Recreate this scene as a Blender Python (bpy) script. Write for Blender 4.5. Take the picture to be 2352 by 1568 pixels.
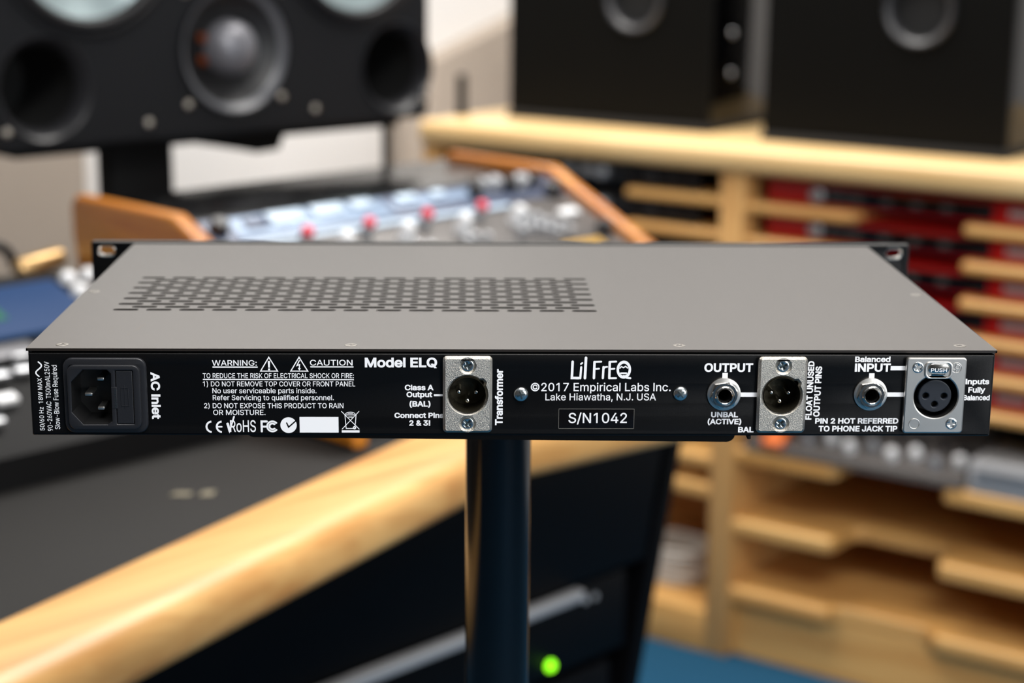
import bpy, bmesh, math, random
from mathutils import Matrix, Vector
from mathutils.geometry import delaunay_2d_cdt

for o in list(bpy.data.objects):
    bpy.data.objects.remove(o, do_unlink=True)
random.seed(4)
scn = bpy.context.scene
COL = scn.collection
R = math.radians
LID_Z = 1.067            # height of the lid of the rack unit above the carpet

# ------------------------------------------------------------------ camera
cam = bpy.data.cameras.new('camera')
cam.sensor_fit = 'HORIZONTAL'
cam.sensor_width = 36.0
cam.lens = 61.215
cam.clip_start = 0.02
cam.dof.use_dof = True
cam.dof.focus_distance = 0.765
cam.dof.aperture_fstop = 6.2
cam_ob = bpy.data.objects.new('camera', cam)
COL.objects.link(cam_ob)
right = Vector((0.99960691, -0.02658974, 0.00888884))
down = Vector((0.00246157, -0.23258731, -0.97257241))
fwd = Vector((0.02792788, 0.97221198, -0.23243043))
m = Matrix.Identity(4)
for i in range(3):
    m[i][0], m[i][1], m[i][2] = right[i], -down[i], -fwd[i]
m.translation = Vector((-0.023122, -0.750464, 1.250148))
cam_ob.matrix_world = m
scn.camera = cam_ob

# ------------------------------------------------------------------ world, lights, exposure
world = bpy.data.worlds.new('world')
world.use_nodes = True
world.node_tree.nodes['Background'].inputs[0].default_value = (0.75, 0.83, 1.0, 1)
world.node_tree.nodes['Background'].inputs[1].default_value = 0.25
scn.world = world


def area_light(name, loc, aim, sx, sy, watts, colour):
    l = bpy.data.lights.new(name, 'AREA')
    l.shape = 'RECTANGLE'
    l.size, l.size_y = sx, sy
    l.energy = watts
    l.color = colour
    o = bpy.data.objects.new(name, l)
    COL.objects.link(o)
    o.location = loc
    o.rotation_euler = (Vector(aim) - Vector(loc)).to_track_quat('-Z', 'Y').to_euler()
    return o


CEIL = 2.7
area_light('assumed_ceiling_lamp_rear', (0.1, 2.0, CEIL - .03), (0.1, 2.0, 0), 1.8, 1.2, 84, (1.0, 0.965, 0.92))  # assumed overhead lamp out of view, placed for sheen on the lid
area_light('assumed_ceiling_lamp_front', (0.4, -0.75, CEIL - .03), (0.4, -0.75, 0), 1.3, 1.2, 62, (1.0, 0.97, 0.94))  # unseen overhead light, assumed; brightens the lettering on the back panel
area_light('assumed_daylight', (2.0, -2.735, 1.35), (2.0 - .682, -2.735 + .731, 1.30), 1.5, 1.7, 58, (0.93, 0.97, 1.0))  # added area light out of view; daylight from behind the camera is assumed
scn.view_settings.view_transform = 'Standard'
scn.view_settings.look = 'None'
scn.view_settings.gamma = 1.0
scn.view_settings.exposure = 0.12
scn.view_settings.use_curve_mapping = False


# ------------------------------------------------------------------ materials
def lin(c):
    c = c / 255.0
    return c / 12.92 if c <= .04045 else ((c + .055) / 1.055) ** 2.4


def rgb(r, g, b):
    return (lin(r), lin(g), lin(b), 1)


def mat(name, col, rough=.5, metal=0.0, spec=.5, bump=None, coat=0.0, vary=None, emit=None):
    """bump = (scale, strength, detail); vary = (scale, amount)"""
    m = bpy.data.materials.new(name)
    m.use_nodes = True
    nt = m.node_tree
    b = nt.nodes['Principled BSDF']
    b.inputs['Base Color'].default_value = col
    b.inputs['Roughness'].default_value = rough
    b.inputs['Metallic'].default_value = metal
    b.inputs['Specular IOR Level'].default_value = spec
    b.inputs['Coat Weight'].default_value = coat
    b.inputs['Coat Roughness'].default_value = .15
    tc = nt.nodes.new('ShaderNodeTexCoord')
    if bump:
        n = nt.nodes.new('ShaderNodeTexNoise')
        n.inputs['Scale'].default_value = bump[0]
        n.inputs['Detail'].default_value = bump[2] if len(bump) > 2 else 2
        nt.links.new(tc.outputs['Object'], n.inputs['Vector'])
        bp = nt.nodes.new('ShaderNodeBump')
        bp.inputs['Strength'].default_value = bump[1]
        bp.inputs['Distance'].default_value = 1.0 / bump[0]
        nt.links.new(n.outputs['Fac'], bp.inputs['Height'])
        nt.links.new(bp.outputs['Normal'], b.inputs['Normal'])
    if vary:
        n = nt.nodes.new('ShaderNodeTexNoise')
        n.inputs['Scale'].default_value = vary[0]
        n.inputs['Detail'].default_value = 4
        nt.links.new(tc.outputs['Object'], n.inputs['Vector'])
        mx = nt.nodes.new('ShaderNodeMix')
        mx.data_type = 'RGBA'
        a = vary[1]
        mx.inputs[6].default_value = tuple(c * (1 - a) for c in col[:3]) + (1,)
        mx.inputs[7].default_value = tuple(min(1, c * (1 + a)) for c in col[:3]) + (1,)
        nt.links.new(n.outputs['Fac'], mx.inputs[0])
        nt.links.new(mx.outputs[2], b.inputs['Base Color'])
    if emit:
        b.inputs['Emission Color'].default_value = emit[0]
        b.inputs['Emission Strength'].default_value = emit[1]
    return m


def wood(name, c1, c2, axis='X', rough=.38, scale=9.0, coat=.25):
    m = bpy.data.materials.new(name)
    m.use_nodes = True
    nt = m.node_tree
    b = nt.nodes['Principled BSDF']
    b.inputs['Roughness'].default_value = rough
    b.inputs['Coat Weight'].default_value = coat
    b.inputs['Coat Roughness'].default_value = .3
    tc = nt.nodes.new('ShaderNodeTexCoord')
    mp = nt.nodes.new('ShaderNodeMapping')
    s = [scale * 3, scale * 3, scale * 3]
    s['XYZ'.index(axis)] = scale * .22
    mp.inputs['Scale'].default_value = s
    nt.links.new(tc.outputs['Object'], mp.inputs['Vector'])
    n = nt.nodes.new('ShaderNodeTexNoise')
    n.inputs['Scale'].default_value = 1.6
    n.inputs['Detail'].default_value = 5
    n.inputs['Distortion'].default_value = .5
    nt.links.new(mp.outputs['Vector'], n.inputs['Vector'])
    r = nt.nodes.new('ShaderNodeValToRGB')
    r.color_ramp.elements[0].position = .32
    r.color_ramp.elements[0].color = c1
    r.color_ramp.elements[1].position = .68
    r.color_ramp.elements[1].color = c2
    nt.links.new(n.outputs['Fac'], r.inputs['Fac'])
    nt.links.new(r.outputs['Color'], b.inputs['Base Color'])
    bp = nt.nodes.new('ShaderNodeBump')
    bp.inputs['Strength'].default_value = .06
    bp.inputs['Distance'].default_value = .002
    nt.links.new(n.outputs['Fac'], bp.inputs['Height'])
    nt.links.new(bp.outputs['Normal'], b.inputs['Normal'])
    return m


M = {
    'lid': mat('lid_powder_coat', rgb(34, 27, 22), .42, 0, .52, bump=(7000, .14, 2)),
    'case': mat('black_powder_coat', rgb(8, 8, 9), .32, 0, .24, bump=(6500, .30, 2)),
    'print': mat('white_screen_print', rgb(240, 241, 244), .6, 0, .3),
    'tape': mat('glossy_black_tape', rgb(14, 12, 12), .12, 0, .5, bump=(60, .03, 1)),
    'tape_edge': mat('clear_tape_edge', rgb(120, 118, 112), .3),
    'plastic': mat('dark_plastic', rgb(28, 29, 33), .42, 0, .4, bump=(1500, .06, 1)),
    'plastic_dark': mat('black_plastic', rgb(12, 12, 13), .5),
    'nickel': mat('cast_nickel', rgb(200, 194, 184), .30, 1, .5, bump=(3900, .95, 2)),
    'satin': mat('satin_nickel', rgb(222, 219, 214), .34, 1, .5, bump=(5200, .10, 2)),
    'chrome': mat('bright_steel', rgb(226, 224, 220), .16, 1),
    'zinc': mat('zinc_screw', rgb(214, 219, 220), .24, 1),
    'zinc_dark': mat('shaded_zinc', rgb(120, 132, 134), .35, 1),  # zinc darkened to put recess shade into the screw crosses
    'cup': mat('socket_cup', rgb(70, 66, 54), .38, .8, bump=(500, .1, 1)),
    'insert': mat('blue_black_insert', rgb(27, 32, 41), .45),
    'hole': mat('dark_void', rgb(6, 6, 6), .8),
    'pole': mat('gloss_black_tube', rgb(12, 12, 14), .16, 0, .6),
    'black': mat('satin_black', rgb(11, 11, 12), .42, 0, .3, bump=(300, .05, 1)),
    'matte': mat('matte_black', rgb(7, 7, 8), .7, 0, .2),
    'gloss': mat('gloss_black', rgb(5, 5, 6), .07, 0, .4),
    'desk': mat('charcoal_laminate', rgb(30, 29, 28), .6, 0, .14, bump=(400, .06, 2), vary=(6, .12)),
    'baffle': mat('baffle_paint', rgb(20, 21, 24), .5, 0, .25, bump=(500, .06, 1)),
    'cone': mat('grey_cone', rgb(150, 165, 168), .35, .5),
    'rubber': mat('rubber_surround', rgb(24, 24, 26), .45),
    'dome': mat('dome_grey', rgb(120, 120, 126), .4, .3),
    'copper_glint': mat('copper_reflection', rgb(150, 72, 28), .3, 1),
    'trim': wood('oak_trim', rgb(196, 138, 70), rgb(226, 178, 108), 'X', .46),
    'cheek': wood('honey_cheek', rgb(164, 88, 14), rgb(206, 134, 42), 'Y', .35),
    'birch': wood('birch_ply', rgb(204, 148, 80), rgb(228, 180, 110), 'X', .45),
    'birch_top': wood('birch_worktop', rgb(212, 174, 116), rgb(232, 200, 146), 'X', .42),
    'birch_v': wood('birch_ply_upright', rgb(194, 142, 82), rgb(218, 172, 110), 'Z', .45),
    'panel': mat('black_faceplate', rgb(20, 20, 22), .4),
    'grey_panel': mat('grey_faceplate', rgb(88, 84, 82), .4, .2),
    'blue_panel': mat('blue_grey_faceplate', rgb(120, 140, 165), .4, .1, vary=(60, .45)),
    'blue_dark': mat('slate_blue_faceplate', rgb(62, 72, 96), .4, .1, vary=(40, .25)),
    'lamp_white': mat('white_plastic', rgb(225, 226, 228), .35),
    'knob_grey': mat('grey_knob', rgb(170, 172, 176), .3, .6),
    'knob_black': mat('black_knob', rgb(24, 24, 28), .35),
    'red_cap': mat('red_knob_cap', rgb(222, 40, 66), .35),
    'red': mat('red_anodised', rgb(165, 5, 8), .38, .1),
    'red_glass': mat('smoked_window', rgb(16, 12, 16), .15),
    'orange': mat('orange_plastic', rgb(228, 106, 12), .45),
    'gold': mat('gold_print', rgb(205, 160, 66), .4, .4),
    'brass': mat('brass_tube', rgb(200, 165, 115), .35, .8),
    'silver': mat('brushed_silver', rgb(178, 178, 180), .38, .4),
    'green_led': mat('green_led', rgb(60, 200, 10), .3, emit=((.30, 1.0, .01, 1), 2.2)),
    'screen': mat('blue_screen', rgb(12, 34, 70), .6, 0, .15, emit=((.025, .075, .17, 1), .55)),
    'screen_green': mat('green_screen_patch', rgb(6, 60, 40), .25, emit=((.01, .12, .07, 1), .8)),
    'carpet': mat('blue_carpet', rgb(34, 80, 110), .95, 0, .1, bump=(700, .6, 3), vary=(140, .25)),
    'wall': mat('white_wall_paint', rgb(228, 226, 224), .8, 0, .2, bump=(80, .05, 3)),
    'ceiling': mat('ceiling_paint', rgb(228, 226, 222), .9, 0, .2),
    'dark_wall': mat('dark_wall_fabric', rgb(84, 80, 76), .95, 0, .1, bump=(300, .3, 2)),
    'pedestal': mat('pedestal_black', rgb(4, 4, 6), .5, 0, .1),
    'speaker_black': mat('speaker_black', rgb(5, 5, 4), .6, 0, .12),
    'console_top': mat('gloss_black_lid', rgb(7, 7, 8), .22, 0, .5),
    'flare_dark': mat('dark_flare', rgb(40, 40, 43), .36, 0, .6),
    'flare': mat('grey_flare', rgb(100, 101, 106), .34, 0, .6),
    'lid_screw': mat('dull_screw', rgb(104, 100, 94), .4, .6),
    'scuff': mat('pale_scuff', rgb(92, 84, 76), .6),
    'silver_grey': mat('silver_grey_paint', rgb(168, 168, 170), .5),
    'silver_dark': mat('dull_silver', rgb(104, 104, 108), .4, .4),
    'strip': mat('pale_blue_strip', rgb(178, 196, 214), .4),
    'taupe': mat('taupe_matte', rgb(172, 160, 148), .95, 0, .1, bump=(600, .4, 2), vary=(4, .08)),
    'pad': mat('foam_pad', rgb(26, 26, 27), .9),
    'cable': mat('pale_cable', rgb(190, 184, 176), .5),
    'pale_tan': mat('pale_mark', rgb(120, 112, 92), .7),
}


# ------------------------------------------------------------------ mesh helpers
def eval_curve(cu):
    o = bpy.data.objects.new('tmp', cu)
    COL.objects.link(o)
    bpy.context.view_layer.update()
    me = bpy.data.meshes.new_from_object(o.evaluated_get(bpy.context.evaluated_depsgraph_get()))
    vs = [v.co.copy() for v in me.vertices]
    fs = [tuple(p.vertices) for p in me.polygons]
    bpy.data.objects.remove(o, do_unlink=True)
    bpy.data.meshes.remove(me)
    bpy.data.curves.remove(cu)
    return vs, fs


def circle(cx, cy, r, n=40, a0=0.0):
    return [(cx + r * math.cos(a0 + 2 * math.pi * k / n), cy + r * math.sin(a0 + 2 * math.pi * k / n)) for k in range(n)]


def rrect(x0, x1, y0, y1, r, n=6):
    out = []
    for cx, cy, a in ((x1 - r, y1 - r, 0), (x0 + r, y1 - r, 90), (x0 + r, y0 + r, 180), (x1 - r, y0 + r, 270)):
        for k in range(n + 1):
            t = R(a + 90 * k / n)
            out.append((cx + r * math.cos(t), cy + r * math.sin(t)))
    return out


def plus(cx, cy, r, w, rot=0.0):
    pts = [(w, r), (w, w), (r, w), (r, -w), (w, -w), (w, -r), (-w, -r), (-w, -w), (-r, -w), (-r, w), (-w, w), (-w, r)]
    c, s = math.cos(rot), math.sin(rot)
    return [(cx + x * c - y * s, cy + x * s + y * c) for x, y in pts]


class MB:
    """collects geometry for ONE mesh object"""
    def __init__(self):
        self.v, self.f, self.mi = [], [], []

    def add(self, vs, fs, mi=0, X=None):
        n = len(self.v)
        for v in vs:
            v = Vector(v)
            self.v.append(X @ v if X is not None else v)
        for f in fs:
            self.f.append(tuple(i + n for i in f))
            self.mi.append(mi)
        return self

    def box(self, x0, x1, y0, y1, z0, z1, bevel=0.0, mi=0, X=None, seg=2, drop=None):
        bm = bmesh.new()
        bmesh.ops.create_cube(bm, size=1)
        for v in bm.verts:
            v.co = Vector(((x0 + x1) / 2 + v.co.x * (x1 - x0), (y0 + y1) / 2 + v.co.y * (y1 - y0), (z0 + z1) / 2 + v.co.z * (z1 - z0)))
        if bevel:
            bmesh.ops.bevel(bm, geom=list(bm.edges), offset=bevel, segments=seg, profile=.5, affect='EDGES')
        if drop:
            d = Vector(drop)
            bmesh.ops.delete(bm, geom=[f for f in bm.faces if f.normal.dot(d) > .95], context='FACES')
        bm.verts.index_update()
        self.add([v.co for v in bm.verts], [[v.index for v in f.verts] for f in bm.faces], mi, X)
        bm.free()
        return self

    def plate(self, loops, t, bevel=0.0, mi=0, X=None, res=1):
        """flat plate in XY with holes; z from 0 to t"""
        cu = bpy.data.curves.new('tmp', 'CURVE')
        cu.dimensions = '2D'
        cu.fill_mode = 'BOTH'
        cu.extrude = max(t / 2 - bevel, 1e-6)
        cu.bevel_depth = bevel
        cu.bevel_resolution = res
        cu.offset = -bevel
        for lp in loops:
            sp = cu.splines.new('POLY')
            sp.points.add(len(lp) - 1)
            for p, q in zip(sp.points, lp):
                p.co = (q[0], q[1], 0, 1)
            sp.use_cyclic_u = True
        vs, fs = eval_curve(cu)
        vs = [v + Vector((0, 0, t / 2)) for v in vs]
        return self.add(vs, fs, mi, X)

    def prism(self, poly, t, mi=0, X=None):
        """polygon in XY extruded 0..t along Z (convex or simple)"""
        n = len(poly)
        vs = [(x, y, 0) for x, y in poly] + [(x, y, t) for x, y in poly]
        fs = [tuple(range(n - 1, -1, -1)), tuple(range(n, 2 * n))]
        fs += [(k, (k + 1) % n, n + (k + 1) % n, n + k) for k in range(n)]
        return self.add(vs, fs, mi, X)

    def lathe(self, prof, n=40, mi=0, X=None):
        """profile [(r,z)...] about Z; r = 0 ends close"""
        vs, fs = [], []
        rows = []
        for r, z in prof:
            if r < 1e-9:
                rows.append([len(vs)])
                vs.append((0, 0, z))
            else:
                rows.append(list(range(len(vs), len(vs) + n)))
                vs += [(r * math.cos(2 * math.pi * k / n), r * math.sin(2 * math.pi * k / n), z) for k in range(n)]
        for a, b in zip(rows[:-1], rows[1:]):
            for k in range(n):
                k2 = (k + 1) % n
                if len(a) == 1 and len(b) == 1:
                    continue
                if len(a) == 1:
                    fs.append((a[0], b[k2], b[k]))
                elif len(b) == 1:
                    fs.append((a[k], a[k2], b[0]))
                else:
                    fs.append((a[k], a[k2], b[k2], b[k]))
        return self.add(vs, fs, mi, X)

    def tube(self, pts, r, n=10, mi=0, X=None, closed=False):
        pts = [Vector(p) for p in pts]
        vs, fs = [], []
        N = len(pts)
        up = None
        for i, p in enumerate(pts):
            if closed:
                t = pts[(i + 1) % N] - pts[i - 1]
            else:
                t = pts[min(i + 1, N - 1)] - pts[max(i - 1, 0)]
            t.normalize()
            if up is None:
                up = t.orthogonal().normalized()
            up = (up - t * up.dot(t)).normalized()
            sd = t.cross(up)
            for k in range(n):
                a = 2 * math.pi * k / n
                vs.append(p + up * (r * math.cos(a)) + sd * (r * math.sin(a)))
        rings = N if closed else N - 1
        for i in range(rings):
            j = (i + 1) % N
            for k in range(n):
                k2 = (k + 1) % n
                fs.append((i * n + k, i * n + k2, j * n + k2, j * n + k))
        if not closed:
            fs.append(tuple(range(n - 1, -1, -1)))
            fs.append(tuple((N - 1) * n + k for k in range(n)))
        return self.add(vs, fs, mi, X)

    def sweep(self, path, prof, mi=0, X=None):
        """profile [(out,z)] swept along an XY path with mitred corners; out = to the right of the path"""
        path = [Vector((p[0], p[1])) for p in path]
        N, n = len(path), len(prof)
        vs, fs = [], []
        for i, p in enumerate(path):
            d1 = (path[i] - path[i - 1]).normalized() if i else (path[1] - path[0]).normalized()
            d2 = (path[i + 1] - path[i]).normalized() if i < N - 1 else d1
            n1, n2 = Vector((d1.y, -d1.x)), Vector((d2.y, -d2.x))
            mdir = (n1 + n2).normalized()
            mdir /= max(.3, mdir.dot(n1))
            for o, z in prof:
                q = p + mdir * o
                vs.append((q.x, q.y, z))
        for i in range(N - 1):
            for k in range(n):
                k2 = (k + 1) % n
                fs.append((i * n + k, (i + 1) * n + k, (i + 1) * n + k2, i * n + k2))
        fs.append(tuple(range(n)))
        fs.append(tuple((N - 1) * n + k for k in range(n - 1, -1, -1)))
        return self.add(vs, fs, mi, X)

    def build(self, name, mats, parent=None, ang=28, recalc=True):
        me = bpy.data.meshes.new(name)
        me.from_pydata([tuple(v) for v in self.v], [], self.f)
        if not isinstance(mats, (list, tuple)):
            mats = [mats]
        for mm in mats:
            me.materials.append(M[mm])
        me.polygons.foreach_set('material_index', self.mi)
        if recalc:
            bm = bmesh.new()
            bm.from_mesh(me)
            bmesh.ops.remove_doubles(bm, verts=bm.verts, dist=1e-7)
            bmesh.ops.recalc_face_normals(bm, faces=bm.faces)
            bm.to_mesh(me)
            bm.free()
        me.polygons.foreach_set('use_smooth', [True] * len(me.polygons))
        me.set_sharp_from_angle(angle=R(ang))
        me.update()
        o = bpy.data.objects.new(name, me)
        COL.objects.link(o)
        if parent is not None:
            o.parent = parent
        return o


def tag(o, label, cat, group=None, kind=None):
    if label:
        o['label'] = label
    if cat:
        o['category'] = cat
    if group:
        o['group'] = group
    if kind:
        o['kind'] = kind
    return o


def thing(name, label, cat, loc=(0, 0, 0), rz=0.0, group=None):
    o = bpy.data.objects.new(name, None)
    o.empty_display_size = .05
    COL.objects.link(o)
    o.location = loc
    o.rotation_euler = (0, 0, R(rz))
    return tag(o, label, cat, group)


def copy_tree(o, parent=None):
    c = o.copy()
    COL.objects.link(c)
    c.parent = parent
    for ch in [x for x in COL.objects if x.parent == o]:
        copy_tree(ch, c)
    return c


def TR(x=0, y=0, z=0):
    return Matrix.Translation((x, y, z))


def to_back(x, y, z):
    """plate XY -> world XZ seen from -y; plate z grows towards the viewer (-y)"""
    return Matrix(((1, 0, 0, x), (0, 0, -1, y), (0, 1, 0, z), (0, 0, 0, 1)))


# ================================================================== the rack unit (all numbers in mm, seen from behind)
H_UNIT = 40.1
unit = thing('rack_equalizer', 'black one-unit rackmount audio equalizer seen from behind, resting on a stand plate', 'equalizer', (0, 0, LID_Z - H_UNIT / 1000))
UX = Matrix.Translation((0, 0, H_UNIT / 1000)) @ Matrix.Scale(.001, 4)
DEPTH = 260.5


def UB(x, y, z):
    return UX @ to_back(x, y, z)


MALE = [(-21.2, -20.3), (119.45, -20.3)]
FEM = (188.4, -20.5)
JACKS = [(93.7, -20.4), (159.8, -20.3)]
SOCK = [(-190.5, -8.7), (-180, -8.7), (-178.4, -10.4), (-178.6, -32.2), (-180.6, -33.6), (-191.2, -33.6), (-196.0, -28.0), (-195.8, -14.3)]

# chassis tray without lid and back
b = MB()
t = 1.5
b.box(-215.3, 215.3, 2.0, DEPTH, -H_UNIT, -H_UNIT + t, .3, X=UX)
b.box(-215.3, -215.3 + t, 2.0, DEPTH, -H_UNIT + .2, -1.25, .2, X=UX)
b.box(215.3 - t, 215.3, 2.0, DEPTH, -H_UNIT + .2, -1.25, .2, X=UX)
b.build('chassis', 'case', unit)

# back panel with real cut-outs
loops = [rrect(-215.3, 215.3, -H_UNIT, -2.0, .8)]
for c in MALE:
    loops.append(circle(c[0], c[1], 9.2))
loops.append(circle(FEM[0], FEM[1], 10.6))
for c in JACKS:
    loops.append(circle(c[0], c[1], 3.6, 24))
loops.append(rrect(-197.5, -167, -35, -7.5, 1))
b = MB()
b.plate(loops, 3.0, 1.0, X=UB(0, 4.0, 0), res=3)
b.build('back_panel', 'case', unit, ang=20)

# lid with slotted vents
loops = [rrect(-216, 216, .65, DEPTH, .6)]
PITCH = (29.8 + 193.3) / 14
for row in range(13):
    y = 80.4 + row * 6.54
    odd = row % 2
    for k in range(14 if odd else 15):
        x0 = -193.2 + k * PITCH + (PITCH / 2 - .1 if odd else 0)
        loops.append(rrect(x0, x0 + 12.3, y - 1.95, y + 1.95, 1.8, 4))
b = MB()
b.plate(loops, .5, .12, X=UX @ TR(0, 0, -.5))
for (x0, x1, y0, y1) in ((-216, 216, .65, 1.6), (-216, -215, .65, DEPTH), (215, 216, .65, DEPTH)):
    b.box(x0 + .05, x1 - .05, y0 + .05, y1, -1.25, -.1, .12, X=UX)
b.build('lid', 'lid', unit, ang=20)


def screw_head(r, h, cross, rot, flat=True, n=28):
    """screw head, flat ones with a cut cross, domed ones with a darker cross plate, in XY, top at z = h"""
    b = MB()
    if flat:
        b.plate([circle(0, 0, r, n), plus(0, 0, cross, cross * .27, rot)], h, r * .10)
        b.lathe([(0, h * .25), (r * .9, h * .25)], 20, 1)
    else:
        b.lathe([(r, 0), (r, h * .22), (r * .94, h * .52), (r * .78, h * .80), (r * .5, h * .96), (0, h)], n + 8, 0)
        b.plate([plus(0, 0, cross, cross * .22, rot)], h * .3, h * .05, 1, X=TR(0, 0, h * .74))  # raised cross in darker metal imitates the shade of a sunk recess
    return b


def place_screw(parent, X, r, h, cross, rot, flat=True, mats=('zinc', 'zinc_dark'), name='screw'):
    s = screw_head(r, h, cross, rot, flat)
    b = MB()
    b.v = [X @ v for v in s.v]
    b.f, b.mi = s.f, s.mi
    return b.build(name, list(mats), parent, ang=24 if flat else 40)


for i, (x, y) in enumerate([(-201.5, 7.7), (-73.4, 8.1), (74.0, 8.8), (201.4, 9.3), (-211.0, 123.0), (209.7, 121.0)]):
    place_screw(unit, UX @ TR(x, y, -.35), 2.9, .5, 1.6, .3 * i, True, ('lid_screw', 'hole'), 'lid_screw')

# small scuffs in the lid paint
SCUFFS = [[(-172.6, 49), (-173.0, 43), (-174.6, 36)], [(-175.6, 31), (-176.4, 27)], [(-134.3, 41), (-133.5, 39.5)], [(11.0, 44), (16.5, 41.5), (19.0, 37)], [(148.5, 118), (149.8, 121)], [(168.0, 17), (170.5, 16)], [(160.5, 12.5), (163.0, 12.2)]]


# front panel with rack ears
loops = [rrect(-241.3, 241.3, -43.2, .9, 1.2)]
for sx in (-1, 1):
    for zc in (-4.6, -37.6):
        loops.append(rrect(sx * 232.3 - 5.4, sx * 232.3 + 5.4, zc - 3.4, zc + 3.4, 3.3))
b = MB()
b.plate(loops, 6.0, .7, X=UB(0, DEPTH + 6.2, 0), res=2)
fp = b.build('front_panel', 'case', unit, ang=20)
for sx in (-1, 1):
    for zc in (-4.6, -37.6):
        b = MB()
        o1 = rrect(sx * 232.3 - 5.5, sx * 232.3 + 5.5, zc - 3.5, zc + 3.5, 3.4)
        i1 = rrect(sx * 232.3 - 4.6, sx * 232.3 + 4.6, zc - 2.7, zc + 2.7, 2.6)
        b.plate([o1, i1], 6.3, .5, X=UB(0, DEPTH + 6.1, 0))
        b.build('ear_slot_rim', 'chrome', fp, ang=20)


# ---- connectors
def male_socket(c, tone):
    cx, cz = c
    b = MB()
    hole = circle(cx, cz, 8.2, 48)
    hole = [p for p in hole]
    # keyway at the upper right of the opening
    out = []
    for (x, z) in hole:
        a = math.degrees(math.atan2(z - cz, x - cx))
        if 34 < a < 50:
            f = 9.3 / 8.2
            out.append((cx + (x - cx) * f, cz + (z - cz) * f))
        else:
            out.append((x, z))
    b.plate([rrect(cx - 11, cx + 11, cz - 17.6, cz + 17.6, 1.9), out, circle(cx, cz + 13.4, 2.75, 28), circle(cx, cz - 13.3, 2.75, 28)], 3.2, 1.15, X=UB(0, 1.0, 0), res=0)
    s = b.build('male_socket', 'nickel', unit, ang=20)
    s['label'] = 'nickel-plated three-pin male connector'
    b = MB()
    b.lathe([(8.15, .6), (8.15, -13), (0, -13)], 48, X=UB(cx, -1.6, cz))
    b.build('cup', 'cup', s)
    for px, pz in ((-3.95, .15), (3.95, .05), (.0, -3.9)):
        b = MB()
        b.lathe([(0, 0), (.6, -.08), (1.0, -.45), (1.15, -1.1), (1.15, -10)], 20, X=UB(cx + px, 2.6, cz + pz - .15))
        b.build('pin', 'chrome', s, ang=60)
    for k, dz in enumerate((13.4, -13.3)):
        place_screw(s, UB(cx, .4, cz + dz), 2.7, 1.9, 1.75, .35 + .5 * k, True)
    return s


for c in MALE:
    male_socket(c, 0)

cx, cz = FEM
b = MB()
b.plate([rrect(cx - 13.6, cx + 13.6, cz - 17.5, cz + 17.7, 1.6), circle(cx + .5, cz - .3, 9.8, 56)], 2.6, .7, X=UB(0, 1.0, 0), res=1)
fem = b.build('female_socket', 'satin', unit, ang=20)
fem['label'] = 'satin nickel three-hole female connector with push latch'
b = MB()
b.lathe([(9.8, .4), (9.8, -14), (0, -14)], 56, X=UB(cx + .5, -1.2, cz - .3))
b.build('cup', 'plastic_dark', fem)
b = MB()
hs = [(-4.15, .05), (4.15, -.05), (.05, -3.85)]
b.plate([circle(0, 0, 7.5, 48)] + [circle(x, z, 1.4, 20) for x, z in hs], 3, .45, X=UB(cx + .5, 3.0, cz - .5))
b.lathe([(7.45, 0), (7.45, -11)], 40, X=UB(cx + .5, 3.0, cz - .5))
ins = b.build('insert', 'insert', fem, ang=20)
b = MB()
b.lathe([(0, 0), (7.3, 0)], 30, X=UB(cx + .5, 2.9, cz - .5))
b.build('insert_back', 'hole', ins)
b = MB()
b.plate([rrect(-4.7, 4.7, -2.4, 2.4, 2.2)], 1.2, .5, X=UB(cx + .9, -1.2, cz + 12.8), res=2)
b.plate([rrect(-3.2, 3.2, -3.4, -2.0, .4)], 1.0, .3, X=UB(cx + .9, -.8, cz + 12.8))
latch = b.build('push_latch', 'chrome', fem, ang=40)
b = MB()
b.plate([rrect(-6.3, 6.3, -4.6, 3.2, 2.4), rrect(-5.2, 5.2, -4.0, 2.7, 2.2)], .7, .25, X=UB(cx + .9, -1.5, cz + 12.6))
b.build('latch_rim', 'satin', fem)
place_screw(fem, UB(cx - 8.4, -.9, cz + 13.1), 2.6, .9, 1.7, .5, True)
place_screw(fem, UB(cx + 8.3, -.9, cz - 13.0), 2.7, .9, 1.75, .1, True)
for (dx, dz, star) in ((-8.5, -13.0, 0), (8.9, 13.0, 1)):
    b = MB()
    b.plate([circle(0, 0, 2.45, 30), circle(0, 0, 2.2, 30)], .35, .1, X=UB(cx + dx, -1.5, cz + dz))
    if star:
        b.plate([rrect(-.2, .2, -2.1, 2.1, .1)], .3, .05, X=UB(cx + dx - .2, -1.5, cz + dz))
        b.plate([circle(.45, .4, 1.25, 20), circle(.45, .4, .9, 20)], .3, .05, X=UB(cx + dx, -1.5, cz + dz))
        b.plate([rrect(-1.6, -.2, -.9, -.6, .1)], .3, .05, X=UB(cx + dx, -1.5, cz + dz))
    b.build('blank_boss', 'satin', fem)

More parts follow.
